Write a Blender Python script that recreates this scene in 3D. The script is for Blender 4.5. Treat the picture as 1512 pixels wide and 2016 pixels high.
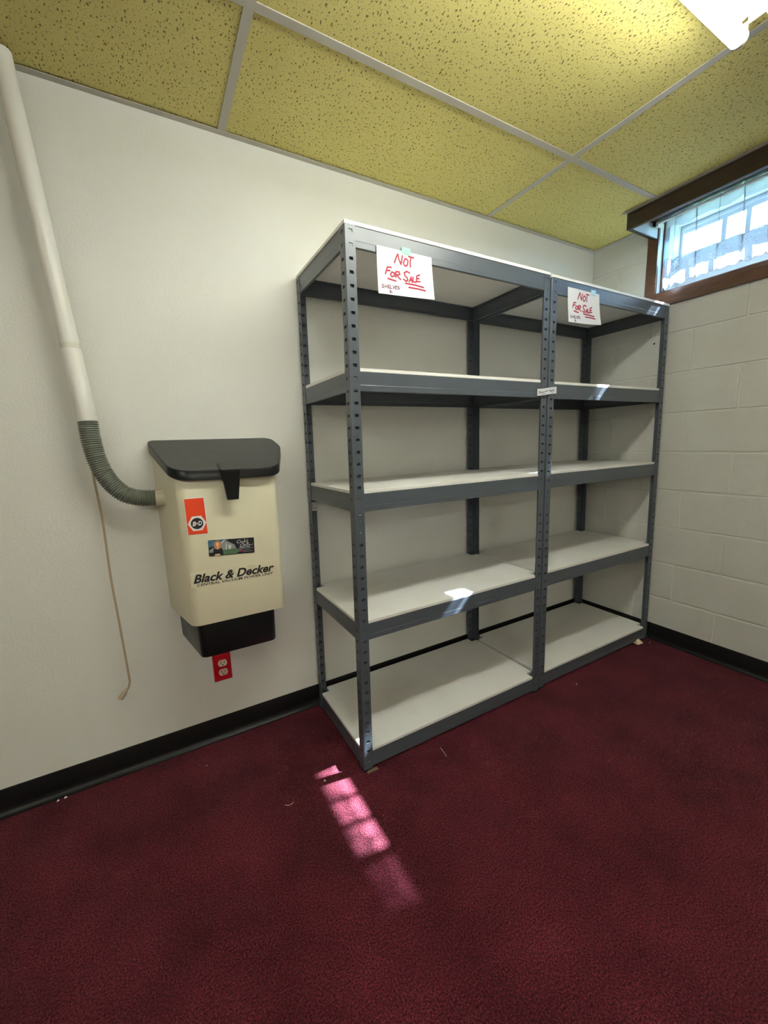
import bpy, bmesh, math, random
from mathutils import Vector, Euler
random.seed(7)
scn = bpy.context.scene
for o in list(bpy.data.objects): bpy.data.objects.remove(o)
COL = scn.collection

# ------------------------------------------------------------------ camera
cam = bpy.data.cameras.new('camera'); camo = bpy.data.objects.new('camera', cam); COL.objects.link(camo)
camo.location = (-2.4126, -1.6476, 1.1699)
camo.rotation_euler = Euler((1.403, 0.0337, -0.5187), 'XYZ')
cam.sensor_fit = 'VERTICAL'; cam.sensor_height = 36.0
cam.lens = 799.9685 * 36.0 / 2016.0
cam.clip_start = 0.02
scn.camera = camo
# ------------------------------------------------------------------ world, sun, exposure
world = bpy.data.worlds.new('world'); scn.world = world; world.use_nodes = True
bg = world.node_tree.nodes['Background']
bg.inputs[0].default_value = (0.21, 0.54, 1.0, 1); bg.inputs[1].default_value = 33.0
sun = bpy.data.lights.new('sun', 'SUN'); sun.energy = 145.0; sun.angle = math.radians(0.53); sun.color = (0.74, 0.86, 1.0)
suno = bpy.data.objects.new('sun', sun); COL.objects.link(suno)
suno.location = (6, -.4, 8)
suno.rotation_euler = Vector((-1.0, 0.165, -0.99)).to_track_quat('-Z', 'Y').to_euler()
TUBE_L = 34.0
scn.view_settings.view_transform = 'Standard'; scn.view_settings.look = 'None'
scn.view_settings.gamma = 1.0; scn.view_settings.use_curve_mapping = False
scn.view_settings.exposure = 0.20

# ------------------------------------------------------------------ helpers
class MB:
    def __init__(s): s.v = []; s.f = []
    def quad(s, a, b, c, d):
        n = len(s.v); s.v += [tuple(a), tuple(b), tuple(c), tuple(d)]; s.f.append((n, n+1, n+2, n+3))
    def face(s, pts):
        n = len(s.v); s.v += [tuple(p) for p in pts]; s.f.append(tuple(range(n, n+len(pts))))
    def box(s, x0, y0, z0, x1, y1, z1):
        n = len(s.v)
        s.v += [(x0,y0,z0),(x1,y0,z0),(x1,y1,z0),(x0,y1,z0),(x0,y0,z1),(x1,y0,z1),(x1,y1,z1),(x0,y1,z1)]
        s.f += [tuple(n+i for i in q) for q in ((3,2,1,0),(4,5,6,7),(0,1,5,4),(1,2,6,5),(2,3,7,6),(3,0,4,7))]
        return s
    def prism(s, base, top):
        n = len(s.v); k = len(base); s.v += [tuple(p) for p in base] + [tuple(p) for p in top]
        s.f.append(tuple(n+i for i in reversed(range(k)))); s.f.append(tuple(n+k+i for i in range(k)))
        for i in range(k):
            j = (i+1) % k; s.f.append((n+i, n+j, n+k+j, n+k+i))
        return s
    def tube(s, pts, rads, seg=16, caps=True):
        n0 = len(s.v); pts = [Vector(p) for p in pts]
        if not hasattr(rads, '__len__'): rads = [rads]*len(pts)
        t0 = (pts[1]-pts[0]).normalized()
        up = Vector((0,0,1)) if abs(t0.z) < .9 else Vector((0,1,0))
        a = t0.cross(up).normalized()
        for i, p in enumerate(pts):
            t = (pts[min(i+1,len(pts)-1)]-pts[max(i-1,0)]).normalized()
            a = (a - t*a.dot(t)).normalized(); b = t.cross(a)
            for k in range(seg):
                th = 2*math.pi*k/seg
                s.v.append(tuple(p + (a*math.cos(th)+b*math.sin(th))*rads[i]))
        for i in range(len(pts)-1):
            for k in range(seg):
                k2 = (k+1) % seg
                s.f.append((n0+i*seg+k, n0+i*seg+k2, n0+(i+1)*seg+k2, n0+(i+1)*seg+k))
        if caps:
            s.f.append(tuple(n0+k for k in reversed(range(seg))))
            m = n0+(len(pts)-1)*seg; s.f.append(tuple(m+k for k in range(seg)))
        return s
    def ribbon(s, pts, w, off):
        """flat pen stroke; pts 3D in the xz plane, w width, off thickness towards -y"""
        P = [Vector(p) for p in pts]
        for i in range(len(P)-1):
            d = (P[i+1]-P[i]); d.y = 0
            if d.length < 1e-6: continue
            d.normalize(); n = Vector((-d.z, 0, d.x))*w/2; e = d*w*.35
            a, b = P[i]-e, P[i+1]+e
            q = [a-n, b-n, b+n, a+n]; o = Vector((0, -off, 0))
            s.prism(q, [p+o for p in q])
        return s

def obj(name, mb, mat, parent=None, bevel=0, seg=2, smooth=False, recalc=True, weld=False):
    off = parent.get('_o', (0,0,0)) if parent else (0,0,0)
    me = bpy.data.meshes.new(name)
    me.from_pydata([(v[0]-off[0], v[1]-off[1], v[2]-off[2]) for v in mb.v], [], mb.f)
    bm = bmesh.new(); bm.from_mesh(me)
    if weld: bmesh.ops.remove_doubles(bm, verts=bm.verts, dist=1e-5)
    if recalc: bmesh.ops.recalc_face_normals(bm, faces=bm.faces)
    if bevel:
        es = [e for e in bm.edges if len(e.link_faces) == 2 and e.calc_face_angle(0) > .5]
        bmesh.ops.bevel(bm, geom=es, offset=bevel, segments=seg, profile=.5, affect='EDGES', clamp_overlap=True)
    bm.to_mesh(me); bm.free()
    if smooth:
        for p in me.polygons: p.use_smooth = True
        me.set_sharp_from_angle(angle=math.radians(40))
    me.materials.append(mat)
    o = bpy.data.objects.new(name, me); COL.objects.link(o)
    if parent:
        o.parent = parent; o['_o'] = off
    else: o['_o'] = (0,0,0)
    return o
def thing(name, loc, label, cat, group=None):
    o = bpy.data.objects.new(name, None); COL.objects.link(o); o.empty_display_size = .05
    o.location = loc; o['_o'] = tuple(loc); o['label'] = label; o['category'] = cat
    if group: o['group'] = group
    return o
def tag(o, label, cat, group=None):
    o['label'] = label; o['category'] = cat
    if group: o['group'] = group
    return o
def struct(o, label=None, cat=None):
    o['kind'] = 'structure'
    if label: o['label'] = label
    if cat: o['category'] = cat
    return o

# ------------------------------------------------------------------ materials
def mat(name, col, rough=.6, metal=0, spec=.5, bump=None, var=None, sheen=0, coat=0):
    """bump = (scale, strength, dist); var = (scale, other colour, lo, hi)"""
    m = bpy.data.materials.new(name); m.use_nodes = True; nt = m.node_tree; N = nt.nodes; L = nt.links
    b = N['Principled BSDF']; b.inputs['Base Color'].default_value = (*col, 1)
    b.inputs['Roughness'].default_value = rough; b.inputs['Metallic'].default_value = metal
    b.inputs['Specular IOR Level'].default_value = spec
    b.inputs['Sheen Weight'].default_value = sheen; b.inputs['Coat Weight'].default_value = coat
    tc = N.new('ShaderNodeTexCoord')
    if var:
        n = N.new('ShaderNodeTexNoise'); n.inputs['Scale'].default_value = var[0]; n.inputs['Detail'].default_value = 6
        L.new(tc.outputs['Object'], n.inputs['Vector'])
        r = N.new('ShaderNodeValToRGB'); r.color_ramp.elements[0].position = var[2]; r.color_ramp.elements[1].position = var[3]
        r.color_ramp.elements[0].color = (*var[1], 1); r.color_ramp.elements[1].color = (*col, 1)
        L.new(n.outputs['Fac'], r.inputs[0]); L.new(r.outputs[0], b.inputs['Base Color'])
    if bump:
        n2 = N.new('ShaderNodeTexNoise'); n2.inputs['Scale'].default_value = bump[0]; n2.inputs['Detail'].default_value = 4
        L.new(tc.outputs['Object'], n2.inputs['Vector'])
        bp = N.new('ShaderNodeBump'); bp.inputs['Strength'].default_value = bump[1]; bp.inputs['Distance'].default_value = bump[2]
        L.new(n2.outputs['Fac'], bp.inputs['Height']); L.new(bp.outputs[0], b.inputs['Normal'])
    return m
M = {}
M['wall'] = mat('wall_paint', (.79,.79,.745), .55, bump=(130,.28,.004), var=(2.2,(.765,.76,.715),.35,.65))
M['block'] = mat('block_paint', (.61,.61,.57), .5, bump=(160,.45,.004), var=(6,(.58,.575,.53),.3,.7))
M['mortar'] = mat('painted_mortar', (.64,.64,.58), .55, bump=(120,.3,.003))
M['plain'] = mat('plain_wall', (.78,.77,.70), .6)
M['slab'] = mat('plenum_slab', (.4,.4,.38), .9)
M['grid'] = mat('grid_metal', (.50,.48,.42), .45)
M['rubber'] = mat('black_vinyl', (.006,.006,.0065), .4, spec=.3)
M['steel'] = mat('grey_enamel_steel', (.078,.091,.108), .34, spec=.55, bump=(260,.06,.001), var=(18,(.07,.082,.098),.3,.7))
M['board'] = mat('white_melamine', (.84,.83,.80), .42, var=(7,(.79,.775,.73),.25,.6))
M['boardedge'] = mat('board_edge', (.75,.73,.66), .6)
M['cream'] = mat('cream_enamel', (.79,.745,.56), .33, var=(3,(.77,.72,.53),.3,.7))
M['blackplastic'] = mat('black_plastic', (.007,.0075,.008), .3, spec=.3)
M['lidtop'] = mat('black_lid', (.035,.036,.037), .5, bump=(400,.2,.001), var=(30,(.045,.046,.047),.3,.7))
M['pvc'] = mat('white_pvc', (.82,.81,.76), .35)
M['pvcband'] = mat('pvc_band', (.72,.71,.62), .5)
M['hose'] = mat('grey_green_hose', (.175,.19,.155), .38)
M['clear'] = mat('cream_nozzle', (.70,.66,.50), .25)
M['cord'] = mat('tan_cord', (.42,.33,.22), .6)
M['red'] = mat('red_plate', (.52,.006,.016), .3, coat=.3)
M['ivory'] = mat('ivory_socket', (.74,.62,.47), .4)
M['dark'] = mat('dark_slot', (.012,.010,.010), .8)
M['orange'] = mat('orange_sticker', (.80,.055,.006), .5)
M['white'] = mat('white_print', (.88,.86,.82), .5)
M['black'] = mat('black_print', (.010,.010,.012), .5)
M['labelbg'] = mat('label_film', (.76,.715,.535), .3, var=(40,(.70,.64,.44),.35,.5))
M['paper'] = mat('white_paper', (.74,.75,.79), .8, bump=(25,.1,.004))
M['ink'] = mat('red_marker', (.36,.018,.045), .7)
M['inkdark'] = mat('dark_red_pen', (.14,.02,.05), .7)
M['inkblack'] = mat('black_pen', (.03,.03,.035), .7)
M['greentape'] = mat('green_tape', (.10,.46,.26), .3)
M['cleartape'] = mat('pale_blue_tape', (.48,.74,.86), .25)
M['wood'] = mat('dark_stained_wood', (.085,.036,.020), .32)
M['woodlit'] = mat('window_lit_face', (.74,.73,.72), .55)  # pale colour stands in for window light on the box boards
M['vinyl'] = mat('white_window_frame', (.72,.74,.76), .4)
M['housing'] = mat('white_fixture_enamel', (.85,.85,.83), .35)
M['socket'] = mat('grey_lampholder', (.35,.33,.31), .5)
M['cardboard'] = mat('brown_cardboard', (.13,.085,.05), .8)
M['shimwood'] = mat('pale_wood_wedge', (.68,.58,.40), .7)
M['crumb'] = mat('white_crumb', (.85,.82,.75), .8)
M['thread'] = mat('pale_thread', (.75,.62,.58), .8)
M['grass'] = mat('lawn', (.12,.2,.05), .9, bump=(80,.6,.02), var=(9,(.08,.14,.03),.3,.7))
M['sky_blue'] = mat('print_blue', (.05,.16,.30), .4)
M['hair'] = mat('print_blonde', (.48,.21,.07), .4)
M['skin'] = mat('print_skin', (.80,.48,.33), .4)
M['pgrey'] = mat('print_grey', (.25,.27,.27), .4)
M['plight'] = mat('print_light_grey', (.55,.57,.58), .4)
M['pgreen'] = mat('print_green', (.09,.17,.09), .4)
M['pred'] = mat('print_red', (.35,.03,.07), .4)
M['cardbase'] = mat('magnet_black', (.018,.018,.022), .3)

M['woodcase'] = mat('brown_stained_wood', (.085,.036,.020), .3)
def wood_grain(m, c0, c1):
    nt = m.node_tree; N = nt.nodes; L = nt.links; b = N['Principled BSDF']
    tc = N.new('ShaderNodeTexCoord'); mp = N.new('ShaderNodeMapping'); mp.inputs['Scale'].default_value = (40, 4, 40)
    n = N.new('ShaderNodeTexNoise'); n.inputs['Scale'].default_value = 3; n.inputs['Detail'].default_value = 8
    r = N.new('ShaderNodeValToRGB'); r.color_ramp.elements[0].color = (*c0,1); r.color_ramp.elements[1].color = (*c1,1)
    r.color_ramp.elements[0].position = .3; r.color_ramp.elements[1].position = .7
    L.new(tc.outputs['Object'], mp.inputs[0]); L.new(mp.outputs[0], n.inputs['Vector']); L.new(n.outputs['Fac'], r.inputs[0]); L.new(r.outputs[0], b.inputs['Base Color'])
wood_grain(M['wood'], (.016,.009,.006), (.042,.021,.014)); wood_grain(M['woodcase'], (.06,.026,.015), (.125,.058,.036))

def tile_material():
    m = bpy.data.materials.new('yellow_fissured_tile'); m.use_nodes = True; nt = m.node_tree; N = nt.nodes; L = nt.links
    b = N['Principled BSDF']; b.inputs['Roughness'].default_value = .75
    tc = N.new('ShaderNodeTexCoord')
    nz = N.new('ShaderNodeTexNoise'); nz.inputs['Scale'].default_value = 40; nz.inputs['Detail'].default_value = 2
    L.new(tc.outputs['Object'], nz.inputs['Vector'])
    def holes(scale, sx, sy, rot, thr, seed):
        mp = N.new('ShaderNodeMapping'); mp.inputs['Scale'].default_value = (sx, sy, 0); mp.inputs['Rotation'].default_value = (0,0,rot); mp.inputs['Location'].default_value = (seed, seed*.7, 0)
        L.new(tc.outputs['Object'], mp.inputs[0])
        add = N.new('ShaderNodeVectorMath'); add.operation = 'MULTIPLY_ADD'
        L.new(nz.outputs['Color'], add.inputs[0]); add.inputs[1].default_value = (.012,.012,0); L.new(mp.outputs[0], add.inputs[2])
        v = N.new('ShaderNodeTexVoronoi'); v.voronoi_dimensions = '2D'; v.feature = 'F1'; v.inputs['Scale'].default_value = scale; v.inputs['Randomness'].default_value = 1
        L.new(add.outputs[0], v.inputs['Vector'])
        sp = N.new('ShaderNodeSeparateColor'); L.new(v.outputs['Color'], sp.inputs[0])
        mr = N.new('ShaderNodeMapRange'); mr.inputs[1].default_value = 0; mr.inputs[2].default_value = 1; mr.inputs[3].default_value = thr*.25; mr.inputs[4].default_value = thr
        L.new(sp.outputs[0], mr.inputs[0])
        sub = N.new('ShaderNodeMath'); sub.operation = 'SUBTRACT'; L.new(v.outputs['Distance'], sub.inputs[0]); L.new(mr.outputs[0], sub.inputs[1])
        r = N.new('ShaderNodeMapRange'); r.inputs[1].default_value = -.06; r.inputs[2].default_value = .03; r.inputs[3].default_value = 0; r.inputs[4].default_value = 1
        L.new(sub.outputs[0], r.inputs[0]); return r.outputs[0]
    a = holes(88, 1, .62, .25, .195, 0); c = holes(150, .9, .7, -.5, .15, 3.3)
    mul = N.new('ShaderNodeMath'); mul.operation = 'MULTIPLY'; L.new(a, mul.inputs[0]); L.new(c, mul.inputs[1])
    n2 = N.new('ShaderNodeTexNoise'); n2.inputs['Scale'].default_value = 3; n2.inputs['Detail'].default_value = 3; L.new(tc.outputs['Object'], n2.inputs['Vector'])
    base = N.new('ShaderNodeValToRGB'); base.color_ramp.elements[0].position = .35; base.color_ramp.elements[1].position = .65
    base.color_ramp.elements[0].color = (.68,.605,.205,1); base.color_ramp.elements[1].color = (.72,.64,.225,1); L.new(n2.outputs['Fac'], base.inputs[0])
    mix = N.new('ShaderNodeMix'); mix.data_type = 'RGBA'; L.new(mul.outputs[0], mix.inputs[0])
    mix.inputs[6].default_value = (.17,.13,.03,1); L.new(base.outputs[0], mix.inputs[7]); L.new(mix.outputs[2], b.inputs['Base Color'])  # dark colour painted into the pits for the shade inside them
    n3 = N.new('ShaderNodeTexNoise'); n3.inputs['Scale'].default_value = 220; L.new(tc.outputs['Object'], n3.inputs['Vector'])
    ma = N.new('ShaderNodeMath'); ma.operation = 'MULTIPLY_ADD'; L.new(n3.outputs['Fac'], ma.inputs[0]); ma.inputs[1].default_value = .25; L.new(mul.outputs[0], ma.inputs[2])
    bp = N.new('ShaderNodeBump'); bp.inputs['Strength'].default_value = .55; bp.inputs['Distance'].default_value = .003; L.new(ma.outputs[0], bp.inputs['Height']); L.new(bp.outputs[0], b.inputs['Normal'])
    return m
M['tile'] = tile_material()

def carpet_material():
    m = bpy.data.materials.new('maroon_carpet'); m.use_nodes = True; nt = m.node_tree; N = nt.nodes; L = nt.links
    b = N['Principled BSDF']; b.inputs['Roughness'].default_value = .95; b.inputs['Specular IOR Level'].default_value = .1
    b.inputs['Sheen Weight'].default_value = .06; b.inputs['Sheen Tint'].default_value = (1,.55,.7,1); b.inputs['Sheen Roughness'].default_value = .5
    tc = N.new('ShaderNodeTexCoord')
    n = N.new('ShaderNodeTexNoise'); n.inputs['Scale'].default_value = 235; n.inputs['Detail'].default_value = 3; n.inputs['Roughness'].default_value = .7
    n1 = N.new('ShaderNodeTexNoise'); n1.inputs['Scale'].default_value = 5; n1.inputs['Detail'].default_value = 4
    L.new(tc.outputs['Object'], n.inputs['Vector']); L.new(tc.outputs['Object'], n1.inputs['Vector'])
    r = N.new('ShaderNodeValToRGB'); e = r.color_ramp.elements
    e[0].position = .33; e[0].color = (.020,.0035,.006,1); e[1].position = .68; e[1].color = (.25,.036,.055,1)
    k = e.new(.5); k.color = (.100,.0128,.0205,1)
    L.new(n.outputs['Fac'], r.inputs[0])
    r1 = N.new('ShaderNodeMapRange'); r1.inputs[1].default_value = .3; r1.inputs[2].default_value = .7; r1.inputs[3].default_value = .60; r1.inputs[4].default_value = 1.08
    L.new(n1.outputs['Fac'], r1.inputs[0])
    mx = N.new('ShaderNodeVectorMath'); mx.operation = 'SCALE'; L.new(r.outputs[0], mx.inputs[0]); L.new(r1.outputs[0], mx.inputs['Scale'])
    L.new(mx.outputs[0], b.inputs['Base Color'])
    v = N.new('ShaderNodeTexVoronoi'); v.inputs['Scale'].default_value = 260; L.new(tc.outputs['Object'], v.inputs['Vector'])
    ad = N.new('ShaderNodeMath'); ad.operation = 'SUBTRACT'; L.new(n.outputs['Fac'], ad.inputs[0]); L.new(v.outputs['Distance'], ad.inputs[1])
    bp = N.new('ShaderNodeBump'); bp.inputs['Strength'].default_value = .9; bp.inputs['Distance'].default_value = .004
    L.new(ad.outputs[0], bp.inputs['Height']); L.new(bp.outputs[0], b.inputs['Normal'])
    return m
M['carpet'] = carpet_material()

def emit(name, col, s):
    m = bpy.data.materials.new(name); m.use_nodes = True; N = m.node_tree.nodes
    b = N['Principled BSDF']; b.inputs['Base Color'].default_value = (.9,.9,.9,1)
    b.inputs['Emission Color'].default_value = (*col,1); b.inputs['Emission Strength'].default_value = s
    return m
M['tube'] = emit('fluorescent_tube', (.985,1.0,.90), TUBE_L)

def glass_material():
    m = bpy.data.materials.new('thin_glass'); m.use_nodes = True; nt = m.node_tree; N = nt.nodes; L = nt.links
    N.remove(N['Principled BSDF']); out = N['Material Output']
    t = N.new('ShaderNodeBsdfTransparent'); t.inputs[0].default_value = (.93,.96,.96,1); g = N.new('ShaderNodeBsdfGlossy'); g.inputs['Roughness'].default_value = .02
    mx = N.new('ShaderNodeMixShader'); mx.inputs[0].default_value = .05; L.new(t.outputs[0], mx.inputs[1]); L.new(g.outputs[0], mx.inputs[2]); L.new(mx.outputs[0], out.inputs[0])
    return m
M['glass'] = glass_material()

def dimmer_material():  # partly open mesh for the unseen panel added to dim sunlight
    m = bpy.data.materials.new('sun_dimmer_mesh'); m.use_nodes = True; nt = m.node_tree; N = nt.nodes; L = nt.links
    out = N['Material Output']; b = N['Principled BSDF']; b.inputs['Base Color'].default_value = (.25,.26,.27,1)
    t = N.new('ShaderNodeBsdfTransparent'); mx = N.new('ShaderNodeMixShader'); mx.inputs[0].default_value = .70
    L.new(t.outputs[0], mx.inputs[1]); L.new(b.outputs[0], mx.inputs[2]); L.new(mx.outputs[0], out.inputs[0])
    return m
M['dimmer'] = dimmer_material()

def cloth_material(name, openness, lace=False, dens=1.0):
    m = bpy.data.materials.new(name); m.use_nodes = True; nt = m.node_tree; N = nt.nodes; L = nt.links
    N.remove(N['Principled BSDF']); out = N['Material Output']
    d = N.new('ShaderNodeBsdfDiffuse'); d.inputs[0].default_value = (.68*dens,.74*dens,.83*dens,1)
    t = N.new('ShaderNodeBsdfTranslucent'); t.inputs[0].default_value = (.50*dens,.52*dens,.55*dens,1)
    m1 = N.new('ShaderNodeMixShader'); m1.inputs[0].default_value = .5; L.new(d.outputs[0], m1.inputs[1]); L.new(t.outputs[0], m1.inputs[2])
    tr = N.new('ShaderNodeBsdfTransparent'); m2 = N.new('ShaderNodeMixShader'); L.new(m1.outputs[0], m2.inputs[1]); L.new(tr.outputs[0], m2.inputs[2]); L.new(m2.outputs[0], out.inputs[0])
    m2.inputs[0].default_value = openness
    if lace:
        tc = N.new('ShaderNodeTexCoord'); mp = N.new('ShaderNodeMapping'); mp.inputs['Scale'].default_value = (0,1,1); L.new(tc.outputs['Object'], mp.inputs[0])
        v = N.new('ShaderNodeTexVoronoi'); v.feature = 'DISTANCE_TO_EDGE'; v.inputs['Scale'].default_value = 140; L.new(mp.outputs[0], v.inputs['Vector'])
        r = N.new('ShaderNodeMapRange'); r.inputs[1].default_value = .10; r.inputs[2].default_value = .2; r.inputs[3].default_value = 0.1; r.inputs[4].default_value = .95; L.new(v.outputs['Distance'], r.inputs[0])
        n = N.new('ShaderNodeTexNoise'); n.inputs['Scale'].default_value = 24; n.inputs['Detail'].default_value = 2; L.new(mp.outputs[0], n.inputs['Vector'])
        r2 = N.new('ShaderNodeMapRange'); r2.inputs[1].default_value = .46; r2.inputs[2].default_value = .54; r2.inputs[3].default_value = 1; r2.inputs[4].default_value = .12; L.new(n.outputs['Fac'], r2.inputs[0])
        mu = N.new('ShaderNodeMath'); mu.operation = 'MULTIPLY'; L.new(r.outputs[0], mu.inputs[0]); L.new(r2.outputs[0], mu.inputs[1])
        mm = N.new('ShaderNodeMath'); mm.operation = 'MAXIMUM'; L.new(mu.outputs[0], mm.inputs[0]); mm.inputs[1].default_value = openness; L.new(mm.outputs[0], m2.inputs[0])
    return m
M['sheer'] = cloth_material('sheer_curtain', .56, False, .66)
M['header'] = cloth_material('curtain_header', .22, False, .8)
M['lace'] = cloth_material('lace_border', .24, True)
M['lacecord'] = mat('lace_cord', (.30,.34,.38), .8)

# ------------------------------------------------------------------ room shell
HC = 2.2348                    # ceiling height
XF, YF = -6.0, -4.5            # far ends of the room
C0, CH = .0538, .2032          # block coursing
J0 = .3641
OY0, OY1, OZ0, OZ1 = -J0, -J0-.9144, 1.8826, 2.262   # window opening
fl = MB(); fl.box(XF-.15, YF-.15, -.06, .02, .15, 0); o = struct(obj('floor', fl, M['carpet']))
wl = MB(); wl.box(XF-.15, 0, 0, 0.2, .15, 2.42); struct(obj('wall_left', wl, M['wall']))
MW = MB(); MT = .0045
for (y0, y1, z0, z1) in ((YF-.15, OY1, 0, 2.42), (OY0, 0, 0, 2.42), (OY1, OY0, 0, OZ0), (OY1, OY0, OZ1, 2.42)):
    MW.box(MT, y0, z0, .2, y1, z1)
wr = struct(obj('wall_right', MW, M['mortar']))
mb = MB(); mb.box(XF-.15, YF-.15, 0, XF, 0, 2.42); struct(obj('wall_far', mb, M['plain']))
mb = MB(); mb.box(XF, YF-.15, 0, MT, YF, 2.42); struct(obj('wall_rear', mb, M['plain']))
# blocks
def add_block(y0, y1, z0, z1, cache={}):
    g = .0042
    mb = MB(); mb.box(0+random.uniform(0,.0008), y0+g, z0+g, .012, y1-g, z1-g)
    b = obj('block', mb, M['block'], wr, bevel=.0028, seg=2)
for k in range(-1, 11):
    z0 = C0 + k*CH; z1 = z0 + CH
    z0c, z1c = max(z0, 0), min(z1, HC+.05)
    # joints of this course (block i sits above line k): course parity from the photograph
    odd = (k % 2 == 0)
    off = J0 + (0 if odd else CH)
    ys = sorted([-(off + .4064*i) for i in range(-3, 10)])
    for a, b in zip(ys[:-1], ys[1:]):
        a2, b2 = max(a, YF), min(b, 0)
        if b2-a2 < .02: continue
        if z1 > OZ0+.01 and z0 < OZ1 and k >= 9:
            # cut by the window opening
            segs = []
            if b2 > OY0+.01: segs.append((max(a2, OY0), b2))
            if a2 < OY1-.01: segs.append((a2, min(b2, OY1)))
            for s in segs: add_block(s[0], s[1], z0c, z1c)
        else: add_block(a2, b2, z0c, z1c)
# ceiling
GA, GB, T = .8601, .4752, 1.2192
cl = MB(); cl.box(XF-.15, YF-.15, 2.30, .0, .15, 2.40); ceil = struct(obj('ceiling', cl, M['slab']))
xl = [0.0] + [-(GA+T*i) for i in range(5)] + [XF]
xl = [x for x in xl if x >= XF]
yl = [0.0] + [-(GB+.6096*i) for i in range(8)]
yl = [y for y in yl if y > YF] + [YF]
W = .0125
tile_me = {}
for i in range(len(xl)-1):
    for j in range(len(yl)-1):
        x1, x0, y1, y0 = xl[i], xl[i+1], yl[j], yl[j+1]
        if x1-x0 < .05 or y1-y0 < .05: continue
        mb = MB(); e = .004; dz = random.uniform(0,.0015)
        mb.box(x0+e, y0+e, HC+.0035+dz, x1-e, y1-e, HC+.019)
        obj('ceiling_tile', mb, M['tile'], ceil)
def tbar(name, x0, y0, x1, y1):
    mb = MB()
    mb.box(x0, y0, HC, x1, y1, HC+.003)
    if abs(x1-x0) > abs(y1-y0): mb.box(x0, (y0+y1)/2-.003, HC+.003, x1, (y0+y1)/2+.003, HC+.038)
    else: mb.box((x0+x1)/2-.003, y0, HC+.003, (x0+x1)/2+.003, y1, HC+.038)
    obj(name, mb, M['grid'], ceil)
for y in yl[1:-1]: tbar('main_runner', XF, y-W, -.0, y+W)
for x in xl[1:-1]:
    for j in range(len(yl)-1):
        tbar('cross_tee', x-W, yl[j+1]+W if j < len(yl)-2 else yl[j+1], x+W, (yl[j]-W) if j else yl[j])
mb = MB(); mb.box(XF, -.022, HC-.001, -.0, 0, HC+.001); mb.box(XF, -.0015, HC, 0, 0, HC+.025); obj('wall_angle', mb, M['grid'], ceil)
mb = MB(); mb.box(-.022, YF, HC-.001, 0, -.022, HC+.001); mb.box(-.0015, YF, HC, 0, -.022, HC+.025); obj('wall_angle', mb, M['grid'], ceil)
# baseboards: cove vinyl
def base(name, prof, along, a0, a1):
    mb = MB()
    if along == 'x': mb.prism([(a0, -p[0], p[1]) for p in prof], [(a1, -p[0], p[1]) for p in prof])
    else: mb.prism([(-p[0], a0, p[1]) for p in prof], [(-p[0], a1, p[1]) for p in prof])
    struct(obj(name, mb, M['rubber'], smooth=True))
prof = [(0,0),(.019,0),(.0185,.003),(.010,.008),(.0055,.016),(.004,.03),(.004,.091),(.003,.0935),(0,.094)]
base('baseboard_left', prof, 'x', XF, -.001)
base('baseboard_right', prof, 'y', YF, -.005)

# ------------------------------------------------------------------ window
wm = MB(); D = 0.0
win = bpy.data.objects.new('window_1', None); COL.objects.link(win); win['_o'] = (0,0,0); win['kind'] = 'structure'
# casing: left upright and bottom with moulded steps
mb = MB(); mb.box(-.016, OY0-.006, 1.82, 0, OY0+.047, HC-.002); obj('casing', mb, M['woodcase'], win, bevel=.002)
for (z0, z1, xa) in ((1.822,1.872,-.018),(1.872,1.880,-.013),(1.880,1.8935,-.010)):
    mb = MB(); mb.box(xa, OY1-.05, z0, 0, OY0-.004, z1); obj('casing' if z0 < 1.83 else 'moulding', mb, M['woodcase'], win, bevel=.0015)
mb = MB(); mb.box(-.016, OY1-.05, 1.8935, 0, OY1+.006, HC-.002); obj('casing', mb, M['woodcase'], win, bevel=.002)
# jamb liners (wood inside, white outside), sill and head
def ybox(name, x0, y0, z0, x1, y1, z1, m): 
    mb = MB(); mb.box(x0, y0, z0, x1, y1, z1); return obj(name, mb, m, win, bevel=.001, seg=1)
ybox('jamb', 0, OY0-.005, OZ0, .03, OY0, OZ1, M['vinyl'])
ybox('jamb_stop', .03, OY0-.013, OZ0, .075, OY0, OZ1, M['woodcase'])
ybox('jamb', .075, OY0-.010, OZ0, .2, OY0, OZ1, M['vinyl'])
ybox('jamb', 0, OY1, OZ0, .075, OY1+.013, OZ1, M['woodcase'])
ybox('jamb', .075, OY1, OZ0, .2, OY1+.010, OZ1, M['vinyl'])
ybox('sill', 0, OY1, OZ0-.004, .05, OY0, OZ0+.016, M['woodcase'])
ybox('sill', .05, OY1, OZ0-.004, .10, OY0, OZ0+.028, M['woodcase'])
ybox('sill', .10, OY1, OZ0-.004, .205, OY0, 1.93, M['vinyl'])
ybox('head', 0, OY1, OZ1-.008, .205, OY0, OZ1+.004, M['vinyl'])
# sash frame, mullions and panes (window plane at x = .195 .. .225)
PX0, PX1 = .195, .222; PZ0, PZ1 = 2.112, 2.214
ya, yb_ = OY0-.010, OY1+.010
ybox('sash_frame', PX0, yb_, 1.92, PX1, ya, PZ0, M['vinyl'])
ybox('sash_frame', PX0, yb_, PZ1, PX1, ya, OZ1, M['vinyl'])
ybox('sash_frame', PX0, ya-.013, PZ0, PX1, ya, PZ1, M['vinyl'])
mull = [(-.556,-.577),(-.652,-.673),(-.785,-.808),(-.886,-.900),(-.989,-1.003),(-1.104,-1.134)]
for a, b in mull: ybox('mullion', PX0, b, PZ0, PX1, a, PZ1, M['vinyl'])
edges = [ya-.013] + [e for p in mull for e in p] + [yb_]
for i in range(0, len(edges), 2):
    ybox('pane', .207, edges[i+1]-.002, PZ0-.002, .210, edges[i]+.002, PZ1+.002, M['glass'])
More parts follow.
